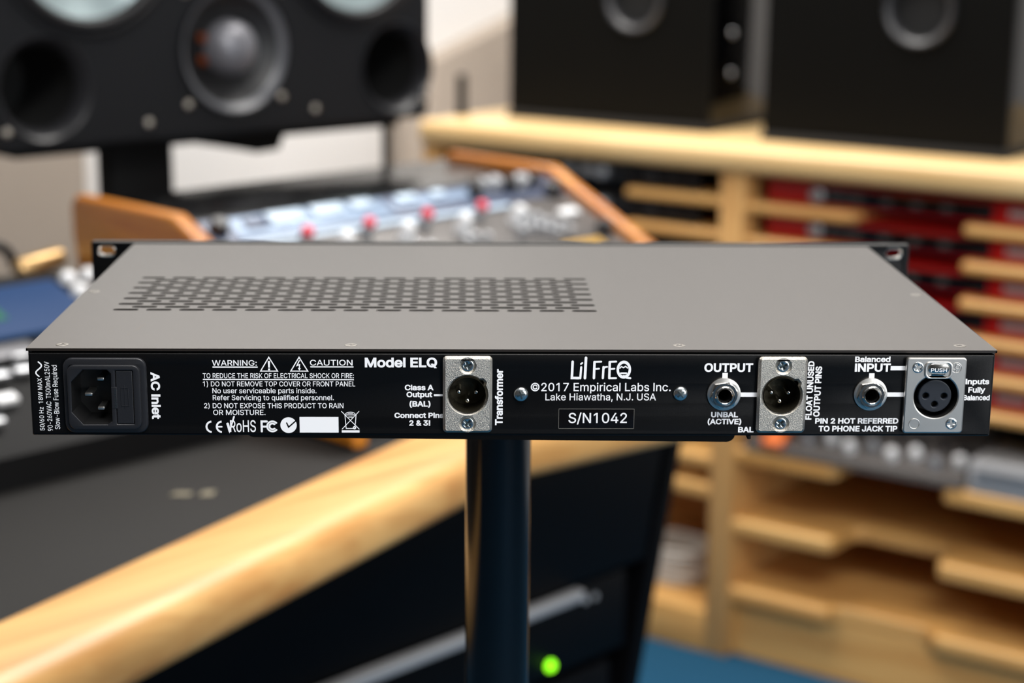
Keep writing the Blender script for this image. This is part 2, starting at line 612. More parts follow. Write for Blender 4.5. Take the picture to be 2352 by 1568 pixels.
for (cx, cz) in JACKS:
    b = MB()
    b.plate([circle(0, 0, 7.6, 48), circle(0, 0, 4.6, 32)], 1.0, .35, X=UB(cx, 1.0, cz))
    j = b.build('jack_socket', 'satin', unit, ang=24)
    j['label'] = 'round nickel jack socket with hex nut'
    b = MB()
    hexa = circle(0, 0, 6.55, 6, R(12))
    b.plate([hexa, circle(0, 0, 4.2, 32)], 2.2, .4, X=UB(cx, .1, cz))
    b.lathe([(5.7, 2.0), (5.5, 2.35), (4.2, 2.35)], 40, X=UB(cx, .1, cz))
    b.build('hex_nut', 'chrome', j, ang=24)
    b = MB()
    b.lathe([(4.4, 0), (4.4, 3.1), (4.0, 3.55), (3.5, 3.6), (3.2, 3.3), (3.15, 2.5), (3.15, -12), (0, -12)], 40, X=UB(cx, 0, cz))
    b.build('bushing', ['chrome'], j, ang=30)
    b = MB()
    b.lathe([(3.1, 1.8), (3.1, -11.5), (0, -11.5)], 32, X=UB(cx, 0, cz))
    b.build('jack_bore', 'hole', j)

for (x, z, rot) in ((2.65, -20.7, .25), (74.2, -20.3, .7)):
    place_screw(unit, UB(x, 1.0, z), 3.35, 1.7, 1.9, rot, False, ('zinc', 'zinc_dark'), 'panel_screw')

# mains inlet with fuse drawer
b = MB()
b.plate([rrect(-199.8, -163.2, -38.2, -3.9, 4.2), rrect(-197, -167.5, -34.8, -7.6, 1)], 2.6, .9, X=UB(0, 1.0, 0), res=2)
inl = b.build('mains_inlet', 'plastic', unit, ang=20)
b = MB()
FD = (-176.2, -169.0, -33.2, -9.2)
b.plate([rrect(-197.6, -165.6, -35.9, -6.6, 3.4), SOCK, rrect(FD[0] - .25, FD[1] + .25, FD[2] - .25, FD[3] + .25, .3)], 2.6, .55, X=UB(0, -1.4, 0), res=2)
b.build('inlet_collar', 'plastic', inl, ang=20)
b = MB()
n = len(SOCK)
vs = [(x, -3.6, z) for x, z in SOCK] + [(x + (-187.0 - x) * .08, 12, z + (-21.2 - z) * .08) for x, z in SOCK]
fs = [(k, (k + 1) % n, n + (k + 1) % n, n + k) for k in range(n)] + [tuple(range(n, 2 * n))]
b.add(vs, fs, X=UX)
b.build('inlet_well', 'plastic_dark', inl, ang=30)
for (x, z, w, h) in ((-184.0, -14.2, 3.0, 1.5), (-189.6, -21.2, 3.4, 1.5), (-184.3, -27.6, 3.0, 1.5)):
    b = MB()
    b.box(x - w / 2, x + w / 2, 1.5, 12, z - h / 2, z + h / 2, .35, X=UX)
    b.build('blade', 'satin', inl)
b = MB()
b.plate([rrect(FD[0], FD[1], FD[2], FD[3], .3)], 3, .25, X=UB(0, -.7, 0))
b.plate([rrect(-178.4, -175.9, -26.4, -16.4, .3)], 3, .25, X=UB(0, -1.1, 0))
fd = b.build('fuse_drawer', 'plastic', inl, ang=20)
b = MB()
fx0, fx1, fz0, fz1 = -174.3, -170.9, -25.2, -16.8
for (a0, a1, c0, c1) in ((fx0, fx1, fz0, fz0 + .25), (fx0, fx1, fz1 - .25, fz1), (fx0, fx0 + .25, fz0, fz1), (fx1 - .25, fx1, fz0, fz1), ((fx0 + fx1) / 2 - .12, (fx0 + fx1) / 2 + .12, fz0 - 1.2, fz1 + 1.2)):
    b.plate([[(a0, c0), (a1, c0), (a1, c1), (a0, c1)]], .22, .05, X=UB(0, -3.65, 0))
b.build('fuse_symbol', 'plastic', fd)


# ---- screen print
PRINT_Y = .93


def PX():
    return UB(0, PRINT_Y, 0)


try:                     # the grotesque that ships inside Blender; falls back to the built-in face
    SANS = bpy.data.fonts.load(bpy.utils.system_resource('DATAFILES', path='fonts') + '/Inter.woff2')
except Exception:
    SANS = None


def spline_points(sp, res=5):
    if sp.type != 'BEZIER':
        return [(p.co.x, p.co.y) for p in sp.points]
    bp = sp.bezier_points
    out = []
    for i in range(len(bp)):
        p, q = bp[i], bp[(i + 1) % len(bp)]
        a, b, c, d = p.co, p.handle_right, q.handle_left, q.co
        straight = (b - a).cross(d - a).length < 1e-5 and (c - a).cross(d - a).length < 1e-5
        n = 1 if straight else res
        for k in range(n):
            t = k / n
            v = a * (1 - t) ** 3 + b * 3 * t * (1 - t) ** 2 + c * 3 * t * t * (1 - t) + d * t ** 3
            if not out or math.hypot(v.x - out[-1][0], v.y - out[-1][1]) > 1e-4:
                out.append((v.x, v.y))
    while len(out) > 3 and math.hypot(out[0][0] - out[-1][0], out[0][1] - out[-1][1]) < 2e-4:
        out.pop()
    return out


def signed_area(lp):
    return sum(lp[i - 1][0] * lp[i][1] - lp[i][0] * lp[i - 1][1] for i in range(len(lp))) / 2


def grow(lp, d):
    """mitred outset of a closed loop (counter-clockwise loops swell, holes shrink)"""
    P = [Vector(p) for p in lp]
    out = []
    for i in range(len(P)):
        d1, d2 = (P[i] - P[i - 1]).normalized(), (P[(i + 1) % len(P)] - P[i]).normalized()
        n1, n2 = Vector((d1.y, -d1.x)), Vector((d2.y, -d2.x))
        mm = n1 + n2
        mm = mm.normalized() if mm.length > 1e-6 else n1
        q = P[i] + mm * (d / max(.6, mm.dot(n1)))
        out.append((q.x, q.y))
    return out


def winding(c, lp):
    w = 0
    for (x0, y0), (x1, y1) in zip(lp, lp[1:] + lp[:1]):
        if y0 <= c.y < y1:
            if (x1 - x0) * (c.y - y0) - (c.x - x0) * (y1 - y0) > 0:
                w += 1
        elif y1 <= c.y < y0:
            if (x1 - x0) * (c.y - y0) - (c.x - x0) * (y1 - y0) < 0:
                w -= 1
    return w


def font_mesh(s, bold):
    """letters as flat faces, overlapping outlines merged"""
    cu = bpy.data.curves.new('tmp', 'FONT')
    cu.body = s
    if SANS:
        cu.font = SANS
    cu.size = 1.0
    o = bpy.data.objects.new('tmp', cu)
    COL.objects.link(o)
    bpy.context.view_layer.update()
    dg = bpy.context.evaluated_depsgraph_get()
    flat = o.evaluated_get(dg).to_curve(dg)
    loops, dx = [], 0.0
    for sp in flat.splines:                      # plain I, l and 1 without slabs, tails and feet
        lp = spline_points(sp)
        xs, ys = [p[0] for p in lp], [p[1] for p in lp]
        w, h, x0 = max(xs) - min(xs), max(ys) - min(ys), min(xs)
        nb = len(sp.bezier_points)
        if SANS and nb == 12 and abs(w - .238) < .004 and abs(h - .509) < .004:
            lp = [(x0 + .022, 0), (x0 + .086, 0), (x0 + .086, .5087), (x0 + .022, .5087)]
            loops.append([(x + dx, y) for x, y in lp[::-1]])
            dx -= .132
            continue
        if SANS and nb == 12 and abs(w - .128) < .004 and abs(h - .511) < .004:
            lp = [(x0, 0), (x0 + .061, 0), (x0 + .061, .5087), (x0, .5087)]
            loops.append([(x + dx, y) for x, y in lp[::-1]])
            dx -= .03
            continue
        if SANS and nb == 4 and abs(w - .314) < .004 and abs(h - .0546) < .002:
            continue
        loops.append([(x + dx, y) for x, y in lp])
    o.evaluated_get(dg).to_curve_clear()
    bpy.data.objects.remove(o, do_unlink=True)
    bpy.data.curves.remove(cu)
    loops = [l for l in loops if len(l) > 2 and abs(signed_area(l)) > 1e-6]
    if signed_area(max(loops, key=lambda l: abs(signed_area(l)))) < 0:
        loops = [l[::-1] for l in loops]
    if bold:
        loops = [grow(l, bold) for l in loops]
    # letters one by one: loops whose boxes overlap belong together
    boxes = sorted(([min(p[0] for p in l), max(p[0] for p in l), [l]] for l in loops), key=lambda q: q[0])
    letters = []
    for bx in boxes:
        if letters and bx[0] < letters[-1][1] - .02:
            letters[-1][1] = max(letters[-1][1], bx[1])
            letters[-1][2] += bx[2]
        else:
            letters.append(bx)
    vs, fs = [], []
    for _, _, lps in letters:
        pts, edges = [], []
        for l in lps:
            n = len(pts)
            pts += [Vector(p) for p in l]
            edges += [(n + k, n + (k + 1) % len(l)) for k in range(len(l))]
        v2, _, f2, _, _, _ = delaunay_2d_cdt(pts, edges, [], 0, 1e-6)
        n = len(vs)
        vs += [Vector((p[0], p[1], 0)) for p in v2]
        for f in f2:
            c = sum((v2[k] for k in f), Vector((0, 0))) / len(f)
            if sum(winding(c, l) for l in lps) > 0:
                fs.append(tuple(n + k for k in f))
    used = sorted({k for f in fs for k in f})
    idx = {k: i for i, k in enumerate(used)}
    return [vs[k] for k in used], [tuple(idx[k] for k in f) for f in fs]


_cap = {}


def cap_height(bold):
    if bold not in _cap:
        vs, _ = font_mesh('H', bold)
        _cap[bold] = (max(v.y for v in vs), min(v.y for v in vs))
    return _cap[bold]


def print_text(s, p0, p1, h, bold, parent=unit, y=PRINT_Y, name='printed_text', matname='print', X0=None):
    off = .030 * bold if bold >= .99 else .018 * bold
    vs, fs = font_mesh(s, off)
    top, bot = cap_height(off)
    x0, x1 = min(v.x for v in vs), max(v.x for v in vs)
    d = Vector((p1[0] - p0[0], p1[1] - p0[1]))
    L = d.length
    d.normalize()
    up = Vector((-d.y, d.x))
    sx, sy = L / (x1 - x0), h / (top - bot)
    pts = []
    for v in vs:
        a, c = (v.x - x0) * sx, (v.y - bot) * sy
        q = Vector(p0) + d * a + up * c
        pts.append((q.x, q.y, v.z * .005))
    b = MB()
    b.add(pts, fs, X=X0 if X0 is not None else UB(0, y, 0))
    return b.build(name, matname, parent, recalc=False)


def ribbon(b, pts, w, X=None):
    """one mitred stroke with round ends; every stroke of a mark sits a few microns above the last"""
    X = X or PX()
    b.layer = getattr(b, 'layer', 0) + 1
    z = b.layer * .005
    P = [Vector(p) for p in pts]
    closed = len(P) > 2 and (P[0] - P[-1]).length < 1e-6
    if closed:
        P = P[:-1]
    N = len(P)
    lft, rgt = [], []
    for i in range(N):
        d1 = (P[i] - P[i - 1]).normalized() if (i or closed) else (P[1] - P[0]).normalized()
        d2 = (P[(i + 1) % N] - P[i]).normalized() if (i < N - 1 or closed) else d1
        n1, n2 = Vector((-d1.y, d1.x)), Vector((-d2.y, d2.x))
        mm = (n1 + n2)
        mm = mm.normalized() if mm.length > 1e-6 else n1
        mm = mm * (w / 2 / max(.35, mm.dot(n1)))
        lft.append(P[i] + mm)
        rgt.append(P[i] - mm)
    vs = [(q.x, q.y, z) for q in lft] + [(q.x, q.y, z) for q in rgt]
    fs = [(i, N + i, N + (i + 1) % N, (i + 1) % N) for i in range(N if closed else N - 1)]
    b.add(vs, fs, X=X)
    if not closed:
        for e, (p, q) in enumerate(((P[0], P[1]), (P[-1], P[-2]))):
            d = (p - q).normalized()
            a0 = math.atan2(d.y, d.x)
            c = [(p.x + w / 2 * math.cos(a0 - math.pi / 2 + math.pi * k / 8), p.y + w / 2 * math.sin(a0 - math.pi / 2 + math.pi * k / 8), z) for k in range(9)]
            b.add(c, [tuple(range(9))], X=X)


def ring(b, cx, cy, ro, ri, a0, a1, n=28, X=None, ry=1.0):
    X = X or PX()
    b.layer = getattr(b, 'layer', 0) + 1
    z = b.layer * .005
    vs, fs = [], []
    for k in range(n + 1):
        a = R(a0 + (a1 - a0) * k / n)
        vs += [(cx + ro * math.cos(a), cy + ro * ry * math.sin(a), z), (cx + ri * math.cos(a), cy + ri * ry * math.sin(a), z)]
        if k:
            i = 2 * k
            fs.append((i - 2, i - 1, i + 1, i))
    b.add(vs, fs, X=X)


TEXTS = [
    ('50/60 Hz  18W MAX', (-209.64, -37.77), (-209.7, -13.69), 2.03, 0.2),
    ('90-260VAC  T500mAL250V', (-206.08, -37.97), (-206.14, -6.13), 2.18, 0.2),
    ('Slow-Blow Fuse Required', (-202.76, -37.16), (-202.88, -7.71), 2.28, 0.2),
    ('AC Inlet', (-161.74, -10.8), (-161.82, -32.46), 4.03, 1),
    ('WARNING:', (-134.46, -7.86), (-114.66, -7.82), 2.53, 0.5),
    ('CAUTION', (-91.16, -7.67), (-72.26, -7.62), 2.59, 0.5),
    ('TO REDUCE THE RISK OF ELECTRICAL SHOCK OR FIRE:', (-138.68, -13.55), (-71.75, -13.42), 2.24, 0.3),
    ('1) DO NOT REMOVE TOP COVER OR FRONT PANEL', (-138.73, -17.35), (-71.21, -17.23), 2.3, 0.4),
    ('No user serviceable parts inside.', (-134.66, -20.49), (-88.48, -20.41), 2.35, 0.4),
    ('Refer Servicing to qualified personnel.', (-134.61, -23.68), (-80.83, -23.6), 2.37, 0.4),
    ('2) DO NOT EXPOSE THIS PRODUCT TO RAIN', (-138.55, -27.39), (-76.58, -27.3), 2.31, 0.4),
    ('OR MOISTURE.', (-134.59, -30.55), (-111.35, -30.52), 2.42, 0.4),
    ('RoHS', (-127.26, -38.41), (-115.81, -38.4), 5.43, 0.3),
    ('Model ELQ', (-66.86, -8.49), (-34.76, -8.42), 4.47, 1),
    ('Class A', (-49.18, -19.0), (-36.35, -18.97), 2.57, 1),
    ('Output', (-48.42, -22.18), (-36.92, -22.16), 2.52, 1),
    ('(BAL)', (-47.14, -26.57), (-37.74, -26.56), 2.6, 1),
    ('Connect Pins', (-53.88, -31.82), (-31.77, -31.79), 2.43, 1),
    ('2 & 3!', (-47.28, -35.42), (-37.84, -35.41), 2.53, 1),
    ('Transformer', (-5.4, -35.11), (-5.4, -9.18), 3.43, 1),
    ('©2017 Empirical Labs Inc.', (7.04, -19.3), (69.78, -19.19), 3.82, 0.35),
    ('Lake Hiawatha, N.J. USA', (13.64, -23.53), (63.27, -23.45), 3.19, 0.3),
    ('S/N1042', (24.16, -34.06), (50.45, -34.03), 4.68, 0.35),
    ('OUTPUT', (84.57, -10.26), (106.44, -10.22), 4.01, 1),
    ('UNBAL', (88.34, -31.31), (100.54, -31.3), 2.52, 1),
    ('(ACTIVE)', (86.89, -34.59), (102.12, -34.58), 2.56, 1),
    ('BAL', (100.81, -38.36), (107.86, -38.35), 2.62, 1),
    ('FLOAT UNUSED', (133.79, -32.39), (133.92, -5.17), 2.8, 1),
    ('OUTPUT PINS', (137.37, -30.98), (137.47, -7.58), 2.92, 1),
    ('PIN 2 HOT REFERRED', (135.56, -34.25), (173.28, -34.2), 2.57, 1),
    ('TO PHONE JACK TIP', (137.24, -37.93), (173.05, -37.89), 2.68, 1),
    ('Balanced', (152.1, -5.58), (168.01, -5.54), 2.55, 1),
    ('INPUT', (152.21, -10.02), (168.39, -9.99), 3.8, 1),
    ('Inputs', (202.65, -15.78), (213.35, -15.76), 2.57, 1),
    ('Fully', (204.09, -19.63), (211.82, -19.62), 2.59, 1),
    ('Balanced', (202.09, -23.21), (214.09, -23.19), 2.48, 1),
]
RECTS = [
    (-134.28, -8.16, -114.29, -8.77) ,
    (-91.03, -8.0, -71.88, -8.56) ,
    (-138.69, -13.91, -71.76, -14.4) ,
    (-96.26, -31.37, -78.87, -38.65) ,
    (-77.49, -37.57, -69.52, -38.62) ,
    (-36.25, -20.79, -31.67, -21.68) ,
    (92.77, -10.69, 95.18, -13.5) ,
    (101.07, -19.75, 109.0, -21.74) ,
    (168.31, -7.35, 175.15, -9.31) ,
    (158.79, -10.73, 161.23, -13.17) ,
    (167.11, -19.61, 174.92, -21.57) ,
]
for t in TEXTS:
    print_text(*t)
for (x0, z0, x1, z1) in RECTS:
    b = MB()
    b.add([(x0, z0, 0), (x1, z0, 0), (x1, z1, 0), (x0, z1, 0)], [(0, 1, 2, 3)], X=PX())
    b.build('printed_bar', 'print', unit, recalc=False)

for k, pts in enumerate(SCUFFS):
    b = MB()
    ribbon(b, pts, (.45, .3, .6, .15, .8, .3, .4)[k], X=UX @ TR(0, 0, .01))
    b.build('scuff', 'scuff', unit, recalc=False)
# mains tilde
b = MB()
ribbon(b, [(-210.25 - 1.3 * math.sin(2 * math.pi * k / 16) - .6, -12.9 + 6.6 * k / 16) for k in range(17)], .62)
b.build('wave_symbol', 'print', unit, recalc=False)
# warning triangles
for k, (ax, az) in enumerate(((-109.3, -3.72), (-95.94, -3.69))):
    b = MB()
    ribbon(b, [(ax, az - .2), (ax - 3.75, az - 6.55), (ax + 3.75, az - 6.55), (ax, az - .2)], .48)
    if k == 0:
        b.add([(ax - .5, -5.6, 0), (ax + .5, -5.6, 0), (ax + .4, -8.7, 0), (ax - .4, -8.7, 0)], [(0, 3, 2, 1)], X=PX())
        b.add([(ax - .45, -9.05, 0), (ax + .45, -9.05, 0), (ax + .45, -9.9, 0), (ax - .45, -9.9, 0)], [(0, 3, 2, 1)], X=PX())
    else:
        ribbon(b, [(-95.85, -5.5), (-96.9, -7.7), (-95.75, -7.3), (-95.95, -9.2)], .5)
        b.add([(-96.6, -8.9, 0), (-95.2, -8.9, 0), (-95.85, -10.0, 0)], [(0, 2, 1)], X=PX())
    b.build('warning_triangle', 'print', unit, recalc=False)
# conformity marks along the bottom
b = MB()
ring(b, -135.35, -36.0, 2.85, 2.0, 95, 265)
ring(b, -130.8, -36.0, 2.85, 2.0, 95, 265)
ribbon(b, [(-133.3, -36.0), (-131.0, -36.0)], .7)
b.build('conformity_mark', 'print', unit, recalc=False)
b = MB()
ribbon(b, [(-128.55, -34.6), (-127.6, -38.0), (-125.4, -31.3)], .75)
ribbon(b, [(-128.3, -34.6), (-127.5, -38.0)], 1.1)
b.build('check_mark', 'print', unit, recalc=False)
b = MB()
ribbon(b, [(-113.2, -38.1), (-113.2, -33.5), (-110.9, -33.5)], .95)
ribbon(b, [(-113.2, -35.9), (-111.4, -35.9)], .9)
ring(b, -108.4, -35.8, 2.75, 1.95, 35, 325)
ring(b, -108.4, -35.8, 1.75, .95, 35, 325)
b.build('radio_mark', 'print', unit, recalc=False)
b = MB()
ck = [(-102.4, -34.0), (-101.9, -34.0), (-101.15, -35.5), (-98.1, -32.7)]
b.plate([circle(-101.2, -35.2, 3.65, 40)], .04, 0, X=PX())
tick = b.build('tick_disc', 'print', unit, recalc=False)
b = MB()
ribbon(b, [(-102.0, -34.2), (-101.2, -36.1), (-97.6, -32.9)], .62, X=UB(0, PRINT_Y - .06, 0))
b.build('tick_stroke', 'case', tick, recalc=False)
b = MB()
ribbon(b, [(-77.5, -28.8), (-69.7, -37.0)], .32)
ribbon(b, [(-69.7, -28.8), (-77.3, -37.0)], .32)
ribbon(b, [(-76.0, -30.4), (-75.5, -36.7), (-71.6, -36.7), (-71.0, -30.4), (-76.0, -30.4)], .34)
ring(b, -73.55, -30.5, 2.5, 2.15, 20, 160, ry=.62)
ribbon(b, [(-74.7, -29.6), (-72.4, -29.6)], .34)
ribbon(b, [(-74.3, -31.4), (-72.7, -31.4)], .4)
ring(b, -71.8, -36.4, .75, .3, 0, 360)
b.build('bin_mark', 'print', unit, recalc=False)
# hand-lettered product logo
b = MB()
for pts, w in (([(25.57, -5.7), (25.35, -13.15), (28.4, -13.2)], 1.15), ([(29.45, -8.2), (29.1, -13.3)], .95), ([(29.3, -6.7), (29.9, -6.25)], .75),
               ([(31.5, -3.9), (31.2, -13.2)], 1.2), ([(35.35, -5.75), (35.2, -13.2)], 1.1), ([(35.3, -5.7), (38.3, -5.6)], .85), ([(35.3, -9.0), (37.4, -8.85)], .8),
               ([(39.4, -8.1), (39.2, -13.2)], 1.0), ([(39.35, -9.0), (40.1, -8.1), (41.0, -8.0)], .8), ([(42.15, -5.75), (42.1, -13.2)], 1.1),
               ([(42.1, -5.65), (45.0, -5.55)], .85), ([(42.1, -9.0), (44.3, -8.85)], .8), ([(42.1, -13.25), (45.1, -13.2)], .85),
               ([(48.6, -12.2), (49.9, -13.0), (51.5, -13.2)], .9),
               ([(46.7, -8.6), (47.4, -7.85), (48.3, -8.35), (49.25, -7.75), (50.2, -8.5)], .55), ([(47.2, -10.9), (49.7, -10.9)], .75)):
    ribbon(b, pts, w)
ring(b, 48.5, -9.25, 3.25, 2.15, 0, 360, 40, ry=1.28)
b.build('product_logo', 'print', unit, recalc=False)
# serial number tape
b = MB()
b.plate([rrect(19.8, 53.6, -36.6, -27.5, .15)], .05, 0, X=UB(0, .985, 0))
tape = b.build('serial_tape', 'tape', unit)
b = MB()
for (x0, x1, z0, z1) in ((19.7, 53.7, -27.6, -27.42), (19.7, 53.7, -36.72, -36.54), (19.7, 19.85, -36.7, -27.5), (53.55, 53.7, -36.7, -27.5)):
    b.plate([[(x0, z0), (x1, z0), (x1, z1), (x0, z1)]], .03, 0, X=UB(0, .95, 0))
b.build('tape_border', 'tape_edge', tape)
# embossed word on the latch and numbers beside the pin holes
LX = FEM[0] + .9
print_text('PUSH', (LX - 3.6, FEM[1] + 11.3), (LX + 3.6, FEM[1] + 11.3), 1.7, .5, latch, -2.45, 'embossed_text', 'print')
for s, x, z in (('2', -4.6, 1.9), ('1', 3.9, 1.9), ('3', -.35, -2.0)):
    print_text(s, (FEM[0] + .5 + x, FEM[1] - .5 + z), (FEM[0] + .5 + x + .7, FEM[1] - .5 + z), 1.1, .1, ins, -.03, 'embossed_text', 'plastic')
print_text('max 250V', (-177.0, -17.2), (-177.0, -26.0), .95, .1, fd, -4.15, 'embossed_text', 'zinc_dark')

# ================================================================== stand under the unit
stand = thing('equipment_stand', 'black pole stand with flat rounded plate carrying the rack unit', 'stand', (-.0045, .13, 0))
SP = LID_Z - H_UNIT / 1000
b = MB()
X = Matrix.Rotation(R(-1.8), 4, 'Z')
b.plate([rrect(-.1135, .1085, -.121, .11, .004, 4)], .0016, .0003, X=TR(0, 0, SP - .0017) @ X)
lip = [(.1085, 0), (-.1135, 0)] + [(-.1095 + .004 * math.cos(R(t)), .0002 + .0038 * math.sin(R(t))) for t in range(180, 271, 10)] + [(.1045 + .004 * math.cos(R(t)), .0002 + .0038 * math.sin(R(t))) for t in range(270, 361, 10)]
b.plate([lip], .002, .0, X=TR(0, 0, SP - .0003) @ X @ TR(0, -.121, 0) @ to_back(0, .001, 0))
b.build('top_plate', 'matte', stand)
b = MB()
b.box(.1098, .1115, -.128, -.10, SP - .0019, SP - .0001, .0004)
b.build('clamp_tab', 'matte', stand)
b = MB()
b.lathe([(.0, .03), (.0172, .03), (.0172, SP - .0030), (0, SP - .0030)], 48)
b.build('pole', 'pole', stand)
b = MB()
b.lathe([(0, 0), (.20, 0), (.20, .006), (.19, .012), (.03, .018), (.024, .06), (.0165, .06)], 64)
b.build('base', 'matte', stand)

# ================================================================== the room
ROOM_RZ = 43.0


def room_part(name, b, m, kind='structure', par=None):
    o = b.build(name, m, par)
    if par is None:
        o.rotation_euler = (0, 0, R(ROOM_RZ))
        o['kind'] = kind
    return o


U0, U1, W0, W1 = -3.2, 2.9, -3.4, 2.5
room_part('floor', MB().box(U0 - .1, U1 + .1, W0 - .1, W1 + .1, -.1, 0), 'carpet')
room_part('ceiling', MB().box(U0 - .1, U1 + .1, W0 - .1, W1 + .1, CEIL, CEIL + .1), 'ceiling')
room_part('wall_back', MB().box(U0 - .1, U1 + .1, W1, W1 + .1, 0, CEIL), 'wall')
room_part('wall_right', MB().box(U1, U1 + .1, W0, W1, 0, CEIL), 'wall')
wn = room_part('added_window_1', MB().box(-1.2, .4, W0 - .001, W0 + .012, .45, 2.25), 'wall')  # unseen window, added on the front wall to go with the assumed daylight
for (x0, x1, z0, z1) in ((-1.2, -1.13, .45, 2.25), (.33, .40, .45, 2.25), (-1.2, .4, .42, .49), (-1.2, .4, 2.21, 2.28)):
    room_part('added_window_frame', MB().box(x0, x1, W0, W0 + .06, z0, z1, .004), 'ceiling', par=wn)  # bars around the added window
room_part('wall_left', MB().box(U0 - .1, U0, W0, W1, 0, CEIL), 'dark_wall')
room_part('wall_front', MB().box(U0 - .1, U1 + .1, W0 - .1, W0, 0, CEIL), 'dark_wall')

YZ = Matrix(((0, 0, 1, 0), (1, 0, 0, 0), (0, 1, 0, 0), (0, 0, 0, 1)))    # plate (x,y,z) -> (z, x, y): profile in YZ, thickness along X
XZ = Matrix(((1, 0, 0, 0), (0, 0, -1, 0), (0, 1, 0, 0), (0, 0, 0, 1)))   # profile in XZ, thickness towards -y

# flat taupe shapes on the white wall behind everything
b = MB()
b.plate([rrect(-.3, 1.245, .02, 1.9, .01)], .06, .008, X=XZ)
p = tag(b.build('taupe_panel', 'taupe'), 'tall taupe panel on the white wall behind the control surface', 'wall panel')
p.rotation_euler = (0, 0, R(ROOM_RZ))
p.location = Matrix.Rotation(R(ROOM_RZ), 3, 'Z') @ Vector((0, W1 - .001, 0))
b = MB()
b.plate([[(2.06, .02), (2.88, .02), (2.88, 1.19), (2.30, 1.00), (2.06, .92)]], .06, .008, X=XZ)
p = tag(b.build('taupe_panel', 'taupe'), 'taupe panel with a slanted top edge on the white wall beside the birch cabinet', 'wall panel')
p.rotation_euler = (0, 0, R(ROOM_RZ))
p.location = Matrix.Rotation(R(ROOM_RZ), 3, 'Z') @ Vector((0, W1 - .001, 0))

# ================================================================== desk
DO, DRZ = (-.115, 1.27), 44.0
CR = Matrix.Rotation(R(DRZ), 3, 'Z')


def cpos(x, y, z):
    v = CR @ Vector((x, y, 0))
    return (DO[0] + v.x, DO[1] + v.y, z)


desk = thing('studio_desk', 'charcoal studio desk with a rounded oak armrest edge and black rack pedestal', 'desk', (DO[0], DO[1], 0), DRZ)
b = MB()
b.plate([[(-1.35, -.595), (-.16, -.30), (.36, -.365), (.36, .285), (-1.35, .285)]], .035, .001, X=TR(0, 0, .723))
b.build('desktop', 'desk', desk)


def trim_profile(w, z0, z1, rt, rb):
    out = []
    for cx, cz, a, r in ((-rt, z1 - rt, 0, rt), (-w + .006, z1 - .006, 90, .006), (-w + .006, z0 + .006, 180, .006), (-rb, z0 + rb, 270, rb)):
        for k in range(7):
            t = R(a + 15 * k)
            out.append((cx + r * math.cos(t), cz + r * math.sin(t)))
    return out


PR = trim_profile(.090, .713, .764, .024, .016)
b = MB()
b.sweep([(-1.35, -.693), (-.165, -.376)], PR)
b.build('edge_trim', 'trim', desk, ang=40)
b = MB()
b.sweep([(-.172, -.378), (-.15, -.3745), (.36, -.44)], PR)
b.build('edge_trim', 'trim', desk, ang=40)
# pedestal that holds the rack gear
b = MB()
b.plate([[(.012, .0), (.035, 0), (.205, .722), (.18, .722)]], .50, .001, X=TR(0, .20, 0) @ XZ)
b.build('side_panel', 'pedestal', desk)
b = MB()
b.box(-.72, -.70, -.30, .20, 0, .722, .001)
b.build('side_panel', 'pedestal', desk)
b = MB()
b.plate([[(-.70, .54), (.13, .54), (.165, .70), (.165, .722), (-.70, .722)]], .012, .001, X=TR(0, -.288, 0) @ XZ)
b.build('blank_panel', 'pedestal', desk)
b = MB()
b.box(-.70, .02, .18, .20, 0.02, .722)
b.build('rear_panel', 'matte', desk)
# two flat pale shapes on the desktop
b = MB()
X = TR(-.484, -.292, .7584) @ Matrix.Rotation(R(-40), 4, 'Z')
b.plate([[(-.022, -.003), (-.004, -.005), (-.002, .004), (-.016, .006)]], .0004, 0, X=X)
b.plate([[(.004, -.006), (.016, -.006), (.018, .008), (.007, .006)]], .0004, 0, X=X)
b.build('desk_pale_shape', 'pale_tan', desk)

# gear in the pedestal
for k, (z0, z1) in enumerate(((.440, .536), (.335, .432))):
    x1 = .10 if k == 0 else .075
    g = thing('rack_device', ['black rack device in the desk pedestal with a green lamp and silver top rail', 'black rack device in the desk pedestal below the one with the silver rail'][k], 'rack device', cpos(0, 0, z0), DRZ)
    h = z1 - z0
    b = MB()
    b.box(-.69, x1, -.298, .10, .001, h - .001, .002)
    b.build('body', 'pedestal', g)
    if k == 0:
        b = MB()
        b.box(-.69, .016, -.312, -.297, h - .013, h, .003)
        b.build('rail', 'silver', g)
        b = MB()
        b.lathe([(.0066, -.002), (.0066, .002), (.005, .0045), (.0025, .0060), (0, .0065)], 24, X=to_back(-.026, -.298, .0145))
        b.build('lamp', 'green_led', g, ang=60)
        for x in (.030, .046):
            b = MB()
            b.lathe([(.004, -.001), (.004, .002), (0, .0025)], 16, X=to_back(x, -.298, h - .02))
            b.build('rivet', 'silver', g)
    for j in range(5):
        b = MB()
        b.lathe([(.007, 0), (.007, .010), (.006, .012), (0, .012)], 20, X=to_back(-.62 + j * .1, -.298, h * .45))
        b.build('knob', 'knob_black', g)

